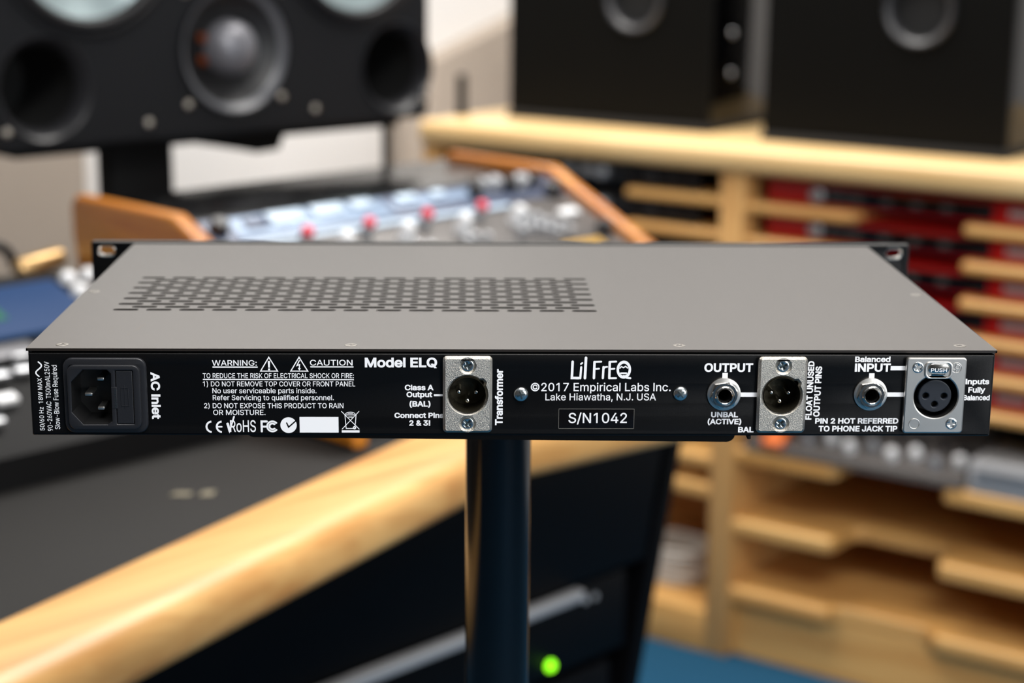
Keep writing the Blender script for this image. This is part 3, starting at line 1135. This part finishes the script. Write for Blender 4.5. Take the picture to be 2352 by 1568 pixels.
# ================================================================== console on the desk
TH = math.atan2(.077, .159)
con = thing('rack_console', 'sloping rack console with honey-stained wooden cheeks standing on the charcoal desk', 'console', cpos(0, 0, .7585), DRZ)
for x0 in (-.299, .277):
    b = MB()
    zz = lambda y: .193 + y * math.tan(TH)
    b.plate([[(.02, .001), (.17, .001), (.196, .15), (.196, .183), (.186, .193), (.0, .193), (-.278, zz(-.278)), (-.29, zz(-.29) - .012), (-.29, .001)]], .022, .006, X=TR(x0, 0, 0) @ YZ, res=3)
    b.build('cheek', 'cheek', con, ang=35)
b = MB()
b.box(-.277, .277, 0.0, .19, .172, .184, .002)
b.build('top_panel', 'console_top', con)
b = MB()
b.box(-.277, .277, .178, .19, .0, .172)
b.build('rear_panel', 'black', con)
b = MB()
b.box(-.277, .277, .19, .197, .135, .168, .002)
b.build('rear_rail', 'cheek', con)


def knob(b, x, y, r, h, mi=0, cap=None, z=0):
    b.lathe([(r * 1.08, 0), (r, h * .2), (r * .9, h * .9), (r * .75, h), (0, h)], 24, mi, X=TR(x, y, z))


def slope_thing(name, label, cat, s):
    """sits on the sloping face, s metres down from the ridge"""
    o = thing(name, label, cat, cpos(0, -s * math.cos(TH), .943 - s * math.sin(TH)))
    o.rotation_euler = (TH, 0, R(DRZ))
    return o


ga = slope_thing('rack_processor', 'blue-grey rack processor at the top of the sloping console', 'rack device', .003)
b = MB().box(-.270, .270, -.0445, 0, -.004, 0, .0008)
b.build('faceplate', 'blue_dark', ga)
b = MB().box(-.215, .215, -.042, -.003, -.035, -.004)
b.build('body', 'matte', ga)
b = MB().box(-.235, -.015, -.040, -.004, 0, .0015, .0004)
b.build('display_panel', 'blue_panel', ga)
b = MB().box(-.005, .120, -.026, -.010, 0, .0015, .0004)
b.build('display_panel', 'blue_panel', ga)
for x, y, w, h in ((-.205, -.020, .030, .016), (-.16, -.016, .05, .02), (-.10, -.014, .045, .018), (-.05, -.012, .03, .014), (.02, -.012, .03, .012), (.07, -.012, .02, .012)):
    b = MB().box(x - w / 2, x + w / 2, y - h / 2, y + h / 2, .001, .005, .001)
    b.build('button', 'strip' if x > -.19 else 'blue_dark', ga)
for x, y, r, mt in ((.145, -.012, .008, 'knob_grey'), (.165, -.012, .010, 'knob_grey'), (.187, -.018, .009, 'knob_black'), (.209, -.015, .011, 'knob_grey'), (.246, -.038, .012, 'knob_black'), (.125, -.020, .009, 'knob_black'), (.232, -.014, .009, 'knob_black'), (-.255, -.022, .011, 'knob_black')):
    b = MB()
    knob(b, x, y, r, .014)
    b.build('knob', mt, ga, ang=40)

gb = slope_thing('rack_mixer', 'grey rack mixer with four red-capped knobs on the sloping console', 'rack device', .049)
b = MB().box(-.270, .270, -.0890, 0, -.004, 0, .0008)
b.build('faceplate', 'grey_panel', gb)
b = MB().box(-.215, .215, -.086, -.003, -.035, -.004)
b.build('body', 'matte', gb)
b = MB().box(-.250, .155, -.0105, -.003, 0, .003, .001)
b.build('label_strip', 'strip', gb)
for k in range(4):
    x = -.170 + k * .0878
    b = MB()
    knob(b, x, -.018, .0075, .014)
    kk = b.build('knob', 'knob_grey', gb, ang=40)
    b = MB()
    b.lathe([(.0072, .0135), (.0072, .018), (.005, .0205), (0, .021)], 24, X=TR(x, -.018, 0))
    b.build('cap', 'red_cap', kk, ang=50)
    x = -.132 + k * .0895
    b = MB()
    b.lathe([(.0105, 0), (.0095, .012), (.007, .022), (.004, .024), (0, .024)], 24, X=TR(x, -.040, 0))
    b.build('knob', 'lamp_white', gb, ang=50)
    for j in range(3):
        b = MB()
        knob(b, x - .016 + j * .016, -.066 + .004 * (j % 2), .0055, .012)
        b.build('knob', 'knob_grey', gb, ang=40)
for k in range(5):
    b = MB()
    knob(b, .158 + k * .009, -.034 - k * .0105, .0062, .011)
    b.build('knob', 'knob_grey', gb, ang=40)
for k in range(4):
    b = MB()
    knob(b, .150 + k * .008, -.052 - k * .008, .0050, .009)
    b.build('knob', 'knob_grey', gb, ang=40)
b = MB().box(.213, .245, -.046, -.033, 0, .006, .002)
b.build('button', 'lamp_white', gb)
b = MB()
knob(b, .252, -.082, .011, .014)
b.build('knob', 'knob_black', gb, ang=40)

gc = slope_thing('rack_preamp', 'dark grey rack preamp with a gold grille patch at the foot of the console slope', 'rack device', .1395)
b = MB().box(-.270, .270, -.1330, 0, -.004, 0, .0008)
b.build('faceplate', 'grey_panel', gc)
b = MB().box(-.215, .215, -.130, -.003, -.03, -.004)
b.build('body', 'matte', gc)
for j in range(6):
    for k in range(3):
        b = MB().box(.165 + j * .0115, .174 + j * .0115, -.008 - k * .0075, -.0025 - k * .0075, 0, .0012)
        b.build('grille_bar', 'gold', gc)
for k in range(5):
    b = MB()
    knob(b, -.2 + .08 * k, -.05, .012, .016)
    b.build('knob', 'knob_black', gc, ang=40)

# ================================================================== control surface at the left of the console
TS = R(17)
sf = thing('control_surface', 'black tilted control surface with a blue screen and white knobs on the desk', 'controller', cpos(0, -.15, .7583), DRZ)
CX = TR(0, 0, .0425) @ Matrix.Rotation(TS, 4, 'X')
b = MB()
b.plate([[(-.02, .0), (.29, .0), (.29, .118), (.275, .124), (-.01, .036), (-.02, .03)]], .46, .003, X=TR(-.80, 0, 0) @ YZ)
b.build('body', 'matte', sf, ang=30)
b = MB().box(-.70, -.384, .163, .262, -.001, .004, .001, X=CX)
sc = b.build('screen', 'screen', sf)
b = MB().box(-.56, -.472, .195, .232, .004, .0046, X=CX)
b.build('screen_patch', 'screen_green', sc)
for x, y in ((-.366, .258), (-.370, .228), (-.340, .259)):
    b = MB()
    b.lathe([(.0098, 0), (.0092, .006), (.0065, .010), (0, .011)], 24, X=CX @ TR(x, y, 0))
    b.build('knob', 'lamp_white', sf, ang=50)
b = MB().box(-.78, -.478, .124, .150, 0, .005, .002, X=CX)
b.build('silver_strip', 'silver_dark', sf)
for x, y, w, h, mt in ((-.512, .098, .020, .012, 'knob_grey'), (-.538, .096, .020, .012, 'knob_grey'), (-.56, .094, .018, .012, 'knob_grey'), (-.555, .055, .022, .014, 'lamp_white'), (-.585, .055, .022, .014, 'lamp_white'), (-.590, .022, .03, .010, 'knob_grey'), (-.62, .02, .03, .010, 'knob_grey'), (-.50, .122, .02, .006, 'knob_grey')):
    b = MB().box(x - w / 2, x + w / 2, y - h / 2, y + h / 2, 0, .007, .002, X=CX)
    b.build('button', mt, sf)

# headphones lying on a small black box behind it
bx = thing('desk_box', 'small black box on the desk behind the control surface', 'box', cpos(-.395, .205, .7583), DRZ)
b = MB().box(-.13, .075, -.055, .055, 0, .095, .004)
b.build('body', 'black', bx)
b = MB().box(-.12, .065, -.045, .045, .0945, .100, .003)
b.build('top_mat', 'pad', bx)
hp = thing('headphones', 'dark headphones with a brass-coloured ear cup lying on the small black box', 'headphones', cpos(-.340, .214, .8592), DRZ)
b = MB()
b.tube([(-.042 + .030 * math.cos(R(a)), .018, .010 + .030 * math.sin(R(a))) for a in range(0, 181, 12)], .006, 10)
b.build('headband', 'knob_black', hp, ang=60)
b = MB()
b.lathe([(0, -.030), (.012, -.030), (.0138, -.024), (.0115, .024), (.009, .028), (0, .028)], 24, X=TR(.012, 0, .015) @ Matrix.Rotation(R(80), 4, 'Y'))
b.build('ear_cup', 'brass', hp, ang=50)
b = MB()
b.lathe([(0, -.014), (.022, -.012), (.022, .010), (.016, .014), (0, .014)], 24, X=TR(-.085, .0, .0145))
b.build('ear_cup', 'knob_black', hp, ang=50)

# ================================================================== big horizontal monitor on its stand
SO, SRZ = (-.073, 1.728), 41.0
SZ = .985
spk = thing('studio_monitor', 'large horizontal charcoal studio monitor with two grey woofers and round ports', 'speaker', (SO[0], SO[1], SZ), SRZ)
W, HS = .655, .40
PORTS = [(-.592, .072), (-.0575, .072)]
WOOF = [(-.528, .250), (-.125, .250)]
TW = (-.3205, .108)
loops = [rrect(-W, 0, 0, HS, .012)]
for c in PORTS:
    loops.append(circle(c[0], c[1], .0565, 40))
for c in WOOF:
    loops.append(circle(c[0], c[1], .118, 48))
loops.append(circle(TW[0], TW[1], .082, 48))
b = MB()
b.plate(loops, .018, .004, X=TR(0, .018, 0) @ XZ)
b.build('baffle', 'baffle', spk, ang=20)
b = MB()
b.box(-W + .002, -.002, .017, .34, .002, HS - .002, .006, drop=(0, -1, 0))
b.build('cabinet', 'black', spk)
for c in PORTS:
    b = MB()
    b.lathe([(.0630, .001), (.0620, .003), (.0595, .001), (.0545, -.006), (.0510, -.013), (.0497, -.020)], 48, X=to_back(c[0], 0, c[1]))
    b.build('port', 'flare_dark', spk, ang=50)
for c in PORTS:
    b = MB()
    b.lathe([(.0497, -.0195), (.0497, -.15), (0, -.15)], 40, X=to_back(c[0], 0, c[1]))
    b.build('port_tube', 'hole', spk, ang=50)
for c in WOOF:
    b = MB()
    b.lathe([(.122, .0), (.122, .004), (.116, .006), (.112, .003)], 56, X=to_back(c[0], 0, c[1]))
    w = b.build('woofer', 'baffle', spk, ang=50)
    b = MB()
    b.lathe([(.1125, .002), (.110, .007), (.105, .009), (.1, .006), (.098, -.001)], 56, X=to_back(c[0], 0, c[1]))
    b.build('surround', 'rubber', w, ang=60)
    b = MB()
    b.lathe([(.0985, -.001), (.06, -.022), (.034, -.032)], 56, X=to_back(c[0], 0, c[1]))
    b.build('cone', 'cone', w, ang=60)
    b = MB()
    b.lathe([(.035, -.032), (.028, -.024), (.014, -.018), (0, -.016)], 40, X=to_back(c[0], 0, c[1]))
    b.build('dust_cap', 'cone', w, ang=60)
b = MB()
b.lathe([(.0805, .001), (.0775, -.003), (.0735, -.0075), (.071, -.009)], 56, X=to_back(TW[0], 0, TW[1]))
tw = b.build('tweeter', 'flare', spk, ang=60)
b = MB()
b.lathe([(.0855, .001), (.0845, .004), (.082, .004), (.0800, .0005)], 56, X=to_back(TW[0], 0, TW[1]))
b.build('rim', 'baffle', tw, ang=60)
b = MB()
b.lathe([(.0715, -.0088), (.064, -.014), (.058, -.017), (.052, -.020), (.049, -.0205), (.046, -.012), (.041, -.012), (.037, -.018)], 48, X=to_back(TW[0], 0, TW[1]))
b.build('surround', 'rubber', tw, ang=60)
b = MB()
b.lathe([(.037, -.018), (.034, -.004), (.027, .006), (.014, .0125), (0, .0145)], 48, X=to_back(TW[0], 0, TW[1]))
b.build('dome', 'dome', tw, ang=60)
for dz in (.014, -.014):
    b = MB()
    b.box(TW[0] - .049, TW[0] - .038, .010, .0125, TW[1] + dz - .006, TW[1] + dz + .006, .001)
    b.build('reflection_strip', 'copper_glint', tw)  # orange reflections in the waveguide, built as copper-coloured strips
for x, z in ((-.395, .041), (-.453, .022), (-.252, .043), (-.198, .024), (-.643, .023), (-.010, .025), (-.395, .18), (-.25, .18)):
    b = MB()
    b.lathe([(.0052, 0), (.0050, .0018), (.0035, .0028), (.0018, .0028), (.0012, .0012), (0, .0012)], 18, X=to_back(x, 0, z))
    b.build('screw', 'nickel', spk, ang=40)

st = thing('speaker_stand', 'black column stand under the large horizontal monitor', 'speaker stand', (SO[0], SO[1], 0), SRZ)
b = MB().box(-.473, -.383, .06, .10, .02, .975, .003)
b.build('column', 'matte', st)
b = MB().box(-.62, -.03, .03, .33, .972, SZ - .0005, .002)
b.build('top_plate', 'matte', st)
b = MB()
b.plate([[(-.38, .974), (-.345, .974), (-.262, .950), (-.226, .952), (-.216, .974)]], .10, .001, X=TR(0, .145, 0) @ XZ)
b.build('bracket', 'matte', st)
b = MB()
b.lathe([(.0065, .02), (.0065, .974)], 16, X=TR(-.037, .05, 0))
b.build('rod', 'matte', st)
b = MB().box(-.60, -.02, 0.03, .33, 0, .022, .004)
b.build('base', 'matte', st)

# ================================================================== birch cabinet with open bays
KO, KRZ = (.422, 2.10), -36.0
KR = Matrix.Rotation(R(KRZ), 3, 'Z')


def kpos(x, y, z):
    v = KR @ Vector((x, y, 0))
    return (KO[0] + v.x, KO[1] + v.y, z)


cab = thing('birch_cabinet', 'long pale birch cabinet with open bays and scalloped shelves on the blue carpet', 'cabinet', (KO[0], KO[1], 0), KRZ)
KD = .42
b = MB().box(-.650, .66, -.012, KD + .10, .857, .900, .013, seg=3)
b.build('cabinet_top', 'birch_top', cab, ang=35)
for x0, x1 in ((-.645, -.612), (-.024, .020), (.580, .62)):
    b = MB().box(x0, x1, 0, KD, 0, .858, .004)
    b.build('upright', 'birch_v', cab)
b = MB().box(-.645, .62, KD, KD + .012, .02, .858)
b.build('back_panel', 'birch', cab)


def shelf(xa, xb, c0, c1, ztop, t, dep=.065):
    pts = [(xa, KD - .001), (xa, .004)]
    r = .018

    def arc(cx, cy, a0, a1, n=5):
        return [(cx + r * math.cos(R(a0 + (a1 - a0) * k / n)), cy + r * math.sin(R(a0 + (a1 - a0) * k / n))) for k in range(n + 1)]
    pts += arc(c0 - r, .004 + r, -90, 0)
    pts += [(c0 + .004, dep - r)] + arc(c0 + .004 + r, dep - r, 180, 90)[1:]
    pts += arc(c1 - .004 - r, dep - r, 90, 0)
    pts += arc(c1 + r, .004 + r, 180, 270)
    pts += [(xb, .004), (xb, KD - .001)]
    b = MB()
    b.plate([pts], t, min(.006, t * .4), X=TR(0, 0, ztop - t), res=2)
    return b.build('shelf', 'birch', cab, ang=25)


RTOPS = [.808, .750, .692, .634, .576, .518]
for z in RTOPS:
    shelf(.0195, .5805, .215, .39, z, .0165, .12)
for z, t in ((.386, .027), (.257, .027), (.133, .028)):
    shelf(.0195, .5805, .207, .386, z, t, .10 if z > .14 else .03)
for z in (.812, .754, .696, .638):
    shelf(-.6125, -.0235, -.39, -.216, z, .0165, .12)
for z, t in ((.362, .022), (.309, .025)):
    shelf(-.6125, -.0235, -.30, -.105, z, t, .18)
b = MB().box(.019, .581, .03, .045, 0, .1055)
b.build('plinth', 'birch', cab)
b = MB().box(-.613, -.0235, .0, .03, 0.0, .076, .003)
b.build('plinth', 'birch', cab)

# red rack units, one on each upper shelf of the bay beside the upright
ru = None
for k, z in enumerate(RTOPS):
    lab = 'dark red rack unit with a smoked window on the %s shelf of the birch cabinet' % ['topmost', 'second', 'third', 'fourth', 'fifth', 'sixth'][k]
    loc = kpos(.290, .036, z)
    if ru is None:
        ru = thing('red_rack_unit', lab, 'rack device', loc, KRZ, 'red rack units in the birch cabinet')
        MB().box(-.2415, .2415, -.003, 0, .0005, .0405, .0008).build('faceplate', 'red', ru)
        MB().box(-.215, .215, 0, .30, .001, .0395, .001).build('body', 'red', ru)
        MB().box(-.160, .140, -.006, -.002, .006, .034, .0015).build('window', 'red_glass', ru)
        b = MB()
        b.lathe([(.012, 0), (.0115, .010), (.009, .012), (0, .012)], 24, X=to_back(-.150, -.005, .020))
        b.build('knob', 'knob_grey', ru, ang=40)
        for j in range(4):
            MB().box(-.09 + j * .05, -.075 + j * .05, -.0072, -.0055, .016, .024).build('indicator', 'grey_panel', ru)
        MB().box(.165, .215, -.0036, -.0028, .014, .026).build('printed_logo', 'silver', ru)
    else:
        c = copy_tree(ru)
        c.location = loc
        c['label'] = lab

# black rack devices in the other bay
bu = None
for k, z in enumerate((.812, .754, .696, .638)):
    lab = 'black rack device with round knobs on the %s shelf behind the console' % ['top', 'second', 'third', 'fourth'][k]
    loc = kpos(-.318, .034, z)
    if bu is None:
        bu = thing('black_rack_unit', lab, 'rack device', loc, KRZ, 'black rack devices in the birch cabinet')
        MB().box(-.2415, .2415, -.003, 0, .0005, .0405, .0008).build('faceplate', 'panel', bu)
        MB().box(-.215, .215, 0, .30, .001, .0395, .001).build('body', 'matte', bu)
        for j, x in enumerate((-.15, -.1, -.02, .05, .10, .15, .19)):
            b = MB()
            knob(b, 0, 0, .012 if j % 2 else .009, .015)
            q = MB()
            q.add(b.v, b.f, X=to_back(x, -.003, .02))
            q.build('knob', 'knob_grey' if j in (2, 3) else 'knob_black', bu, ang=40)
        MB().box(.0, .035, -.0045, -.0025, .012, .028, .0005).build('meter', 'silver', bu)
    else:
        c = copy_tree(bu)
        c.location = loc
        c['label'] = lab

# grey desktop mixer on the lower shelf
mx = thing('desktop_mixer', 'grey desktop mixer with pale knobs and an orange tag on the birch cabinet shelf', 'mixer', kpos(.30, .0, .386), KRZ)
b = MB()
b.plate([[(.002, .001), (.24, .001), (.24, .085), (.10, .060), (.004, .012)]], .385, .002, X=TR(-.262, 0, 0) @ YZ)
b.build('body', 'grey_panel', mx, ang=25)
MXA = math.atan2(.048, .096)
MXX = TR(0, .004, .012) @ Matrix.Rotation(MXA, 4, 'X')
for j in range(8):
    b = MB()
    knob(b, -.155 + j * .037, .030 + .012 * (j % 2), .010, .016)
    q = MB()
    q.add(b.v, b.f, X=MXX)
    q.build('knob', 'lamp_white' if j % 3 else 'knob_grey', mx, ang=40)
    b = MB()
    knob(b, -.155 + j * .037, .070, .007, .012)
    q = MB()
    q.add(b.v, b.f, X=MXX)
    q.build('knob', 'knob_black', mx, ang=40)
MB().box(-.228, -.192, -.003, .052, -.004, .012, .003, X=MXX).build('tag', 'orange', mx)
bb = thing('dark_filler', 'black filler block for the dark space behind the grey desktop mixer on the cabinet shelf', 'case', kpos(.30, .25, .386), KRZ)
MB().box(-.25, .25, 0, .15, .001, .105, .004).build('body', 'matte', bb)  # added block standing in for the shade at the back of the shelf
b = MB()
b.lathe([(.014, 0), (.013, .012), (.009, .016), (0, .016)], 24, X=to_back(.03, .001, .07))
b.build('knob', 'brass', bb, ang=40)
MB().box(-.04, .04, -.012, .002, .090, .102, .004).build('handle', 'knob_black', bb)
gx = thing('silver_box', 'silver-grey box on the cabinet shelf beside the grey desktop mixer', 'box', kpos(.502, .006, .3865), KRZ)
MB().box(-.072, .072, 0, .16, 0, .052, .004).build('body', 'silver_grey', gx)
MB().box(-.06, .06, -.0015, .001, .018, .040, .0005).build('front_strip', 'knob_grey', gx)

# ---- speakers on the cabinet
def cab_speaker(x0, y0, lab, plab, dots):
    pd = thing('isolation_pad', plab, 'pad', kpos(x0 + .21, y0 + .19, .900), KRZ, 'foam pads under the cabinet speakers')
    MB().box(-.212, .212, -.194, .194, 0, .014, .002).build('foam', 'pad', pd)
    s = thing('bookshelf_speaker', lab, 'speaker', kpos(x0 + .21, y0 + .19, .914), KRZ, 'speakers on the birch cabinet')
    b = MB()
    b.box(-.21, .21, -.178, .19, 0, .52, .004)
    b.build('cabinet', 'gloss', s)
    b = MB()
    b.plate([rrect(-.21, .21, 0, .52, .004), circle(0.055, .213, .050, 40), circle(0, .37, .095, 48)], .012, .002, X=TR(0, -.178, 0) @ XZ)
    b.build('baffle', 'speaker_black', s, ang=20)
    b = MB()
    b.lathe([(.060, .002), (.057, .006), (.050, .004), (.0455, -.004), (.0445, -.011), (0, -.011)], 48, X=to_back(.055, -.190, .213))
    b.build('port', 'flare_dark', s, ang=50)
    b = MB()
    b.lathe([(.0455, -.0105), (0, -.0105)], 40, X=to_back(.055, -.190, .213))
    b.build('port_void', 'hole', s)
    b = MB()
    b.lathe([(.098, .003), (.09, .005), (.08, .002), (.05, -.008), (.03, -.008), (0, -.004)], 48, X=to_back(0, -.190, .37))
    b.build('woofer', 'rubber', s, ang=50)
    if dots:
        for dz in (.085, .155):
            b = MB()
            b.lathe([(.007, 0), (.006, .003), (0, .004)], 18, X=TR(.2095, -.11, dz) @ Matrix.Rotation(R(90), 4, 'Y'))
            b.build('side_reflection', 'knob_grey', s)  # reflected lights on the glossy side, built as small grey domes
    return s


cab_speaker(-.54, .13, 'black box speaker with two modelled reflections on its side, on the cabinet end over the console', 'thin black foam pad under the speaker with two modelled side reflections', True)
cab_speaker(0.0, .10, 'black box speaker standing over the red rack units on the cabinet', 'thin black foam pad under the speaker over the red rack units', False)
rod = thing('upright_rod', 'short black upright rod standing on the free end of the birch cabinet', 'rod', kpos(-.628, .10, .900), KRZ)
b = MB()
b.lathe([(.013, 0), (.013, .004), (.0092, .006), (.0092, .074), (.007, .077), (0, .077)], 20)
b.build('shaft', 'matte', rod)

# pale cables lying in the bottom of the far bay
for k in range(6):
    pts = []
    for j in range(25):
        a = j / 24 * 2 * math.pi
        pts.append((-.15 + (.07 + .008 * math.sin(3 * a + k)) * math.cos(a + k), .12 + .05 * math.sin(a + k), .0845 + .0118 * k + .0003 * math.sin(2 * a + k)))
    b = MB()
    b.tube(pts[:-1], .0055, 8, closed=True)
    c = tag(b.build('cable_loop', 'cable', None, ang=60), 'loop of pale grey cable coiled in the bottom of the cabinet bay', 'cable', 'coiled cables in the cabinet')
    c.location = (KO[0], KO[1], 0)
    c.rotation_euler = (0, 0, R(KRZ))
b = MB().box(-.612, -.024, .03, KD, .060, .078, .002)
b.build('bay_floor', 'birch', cab)
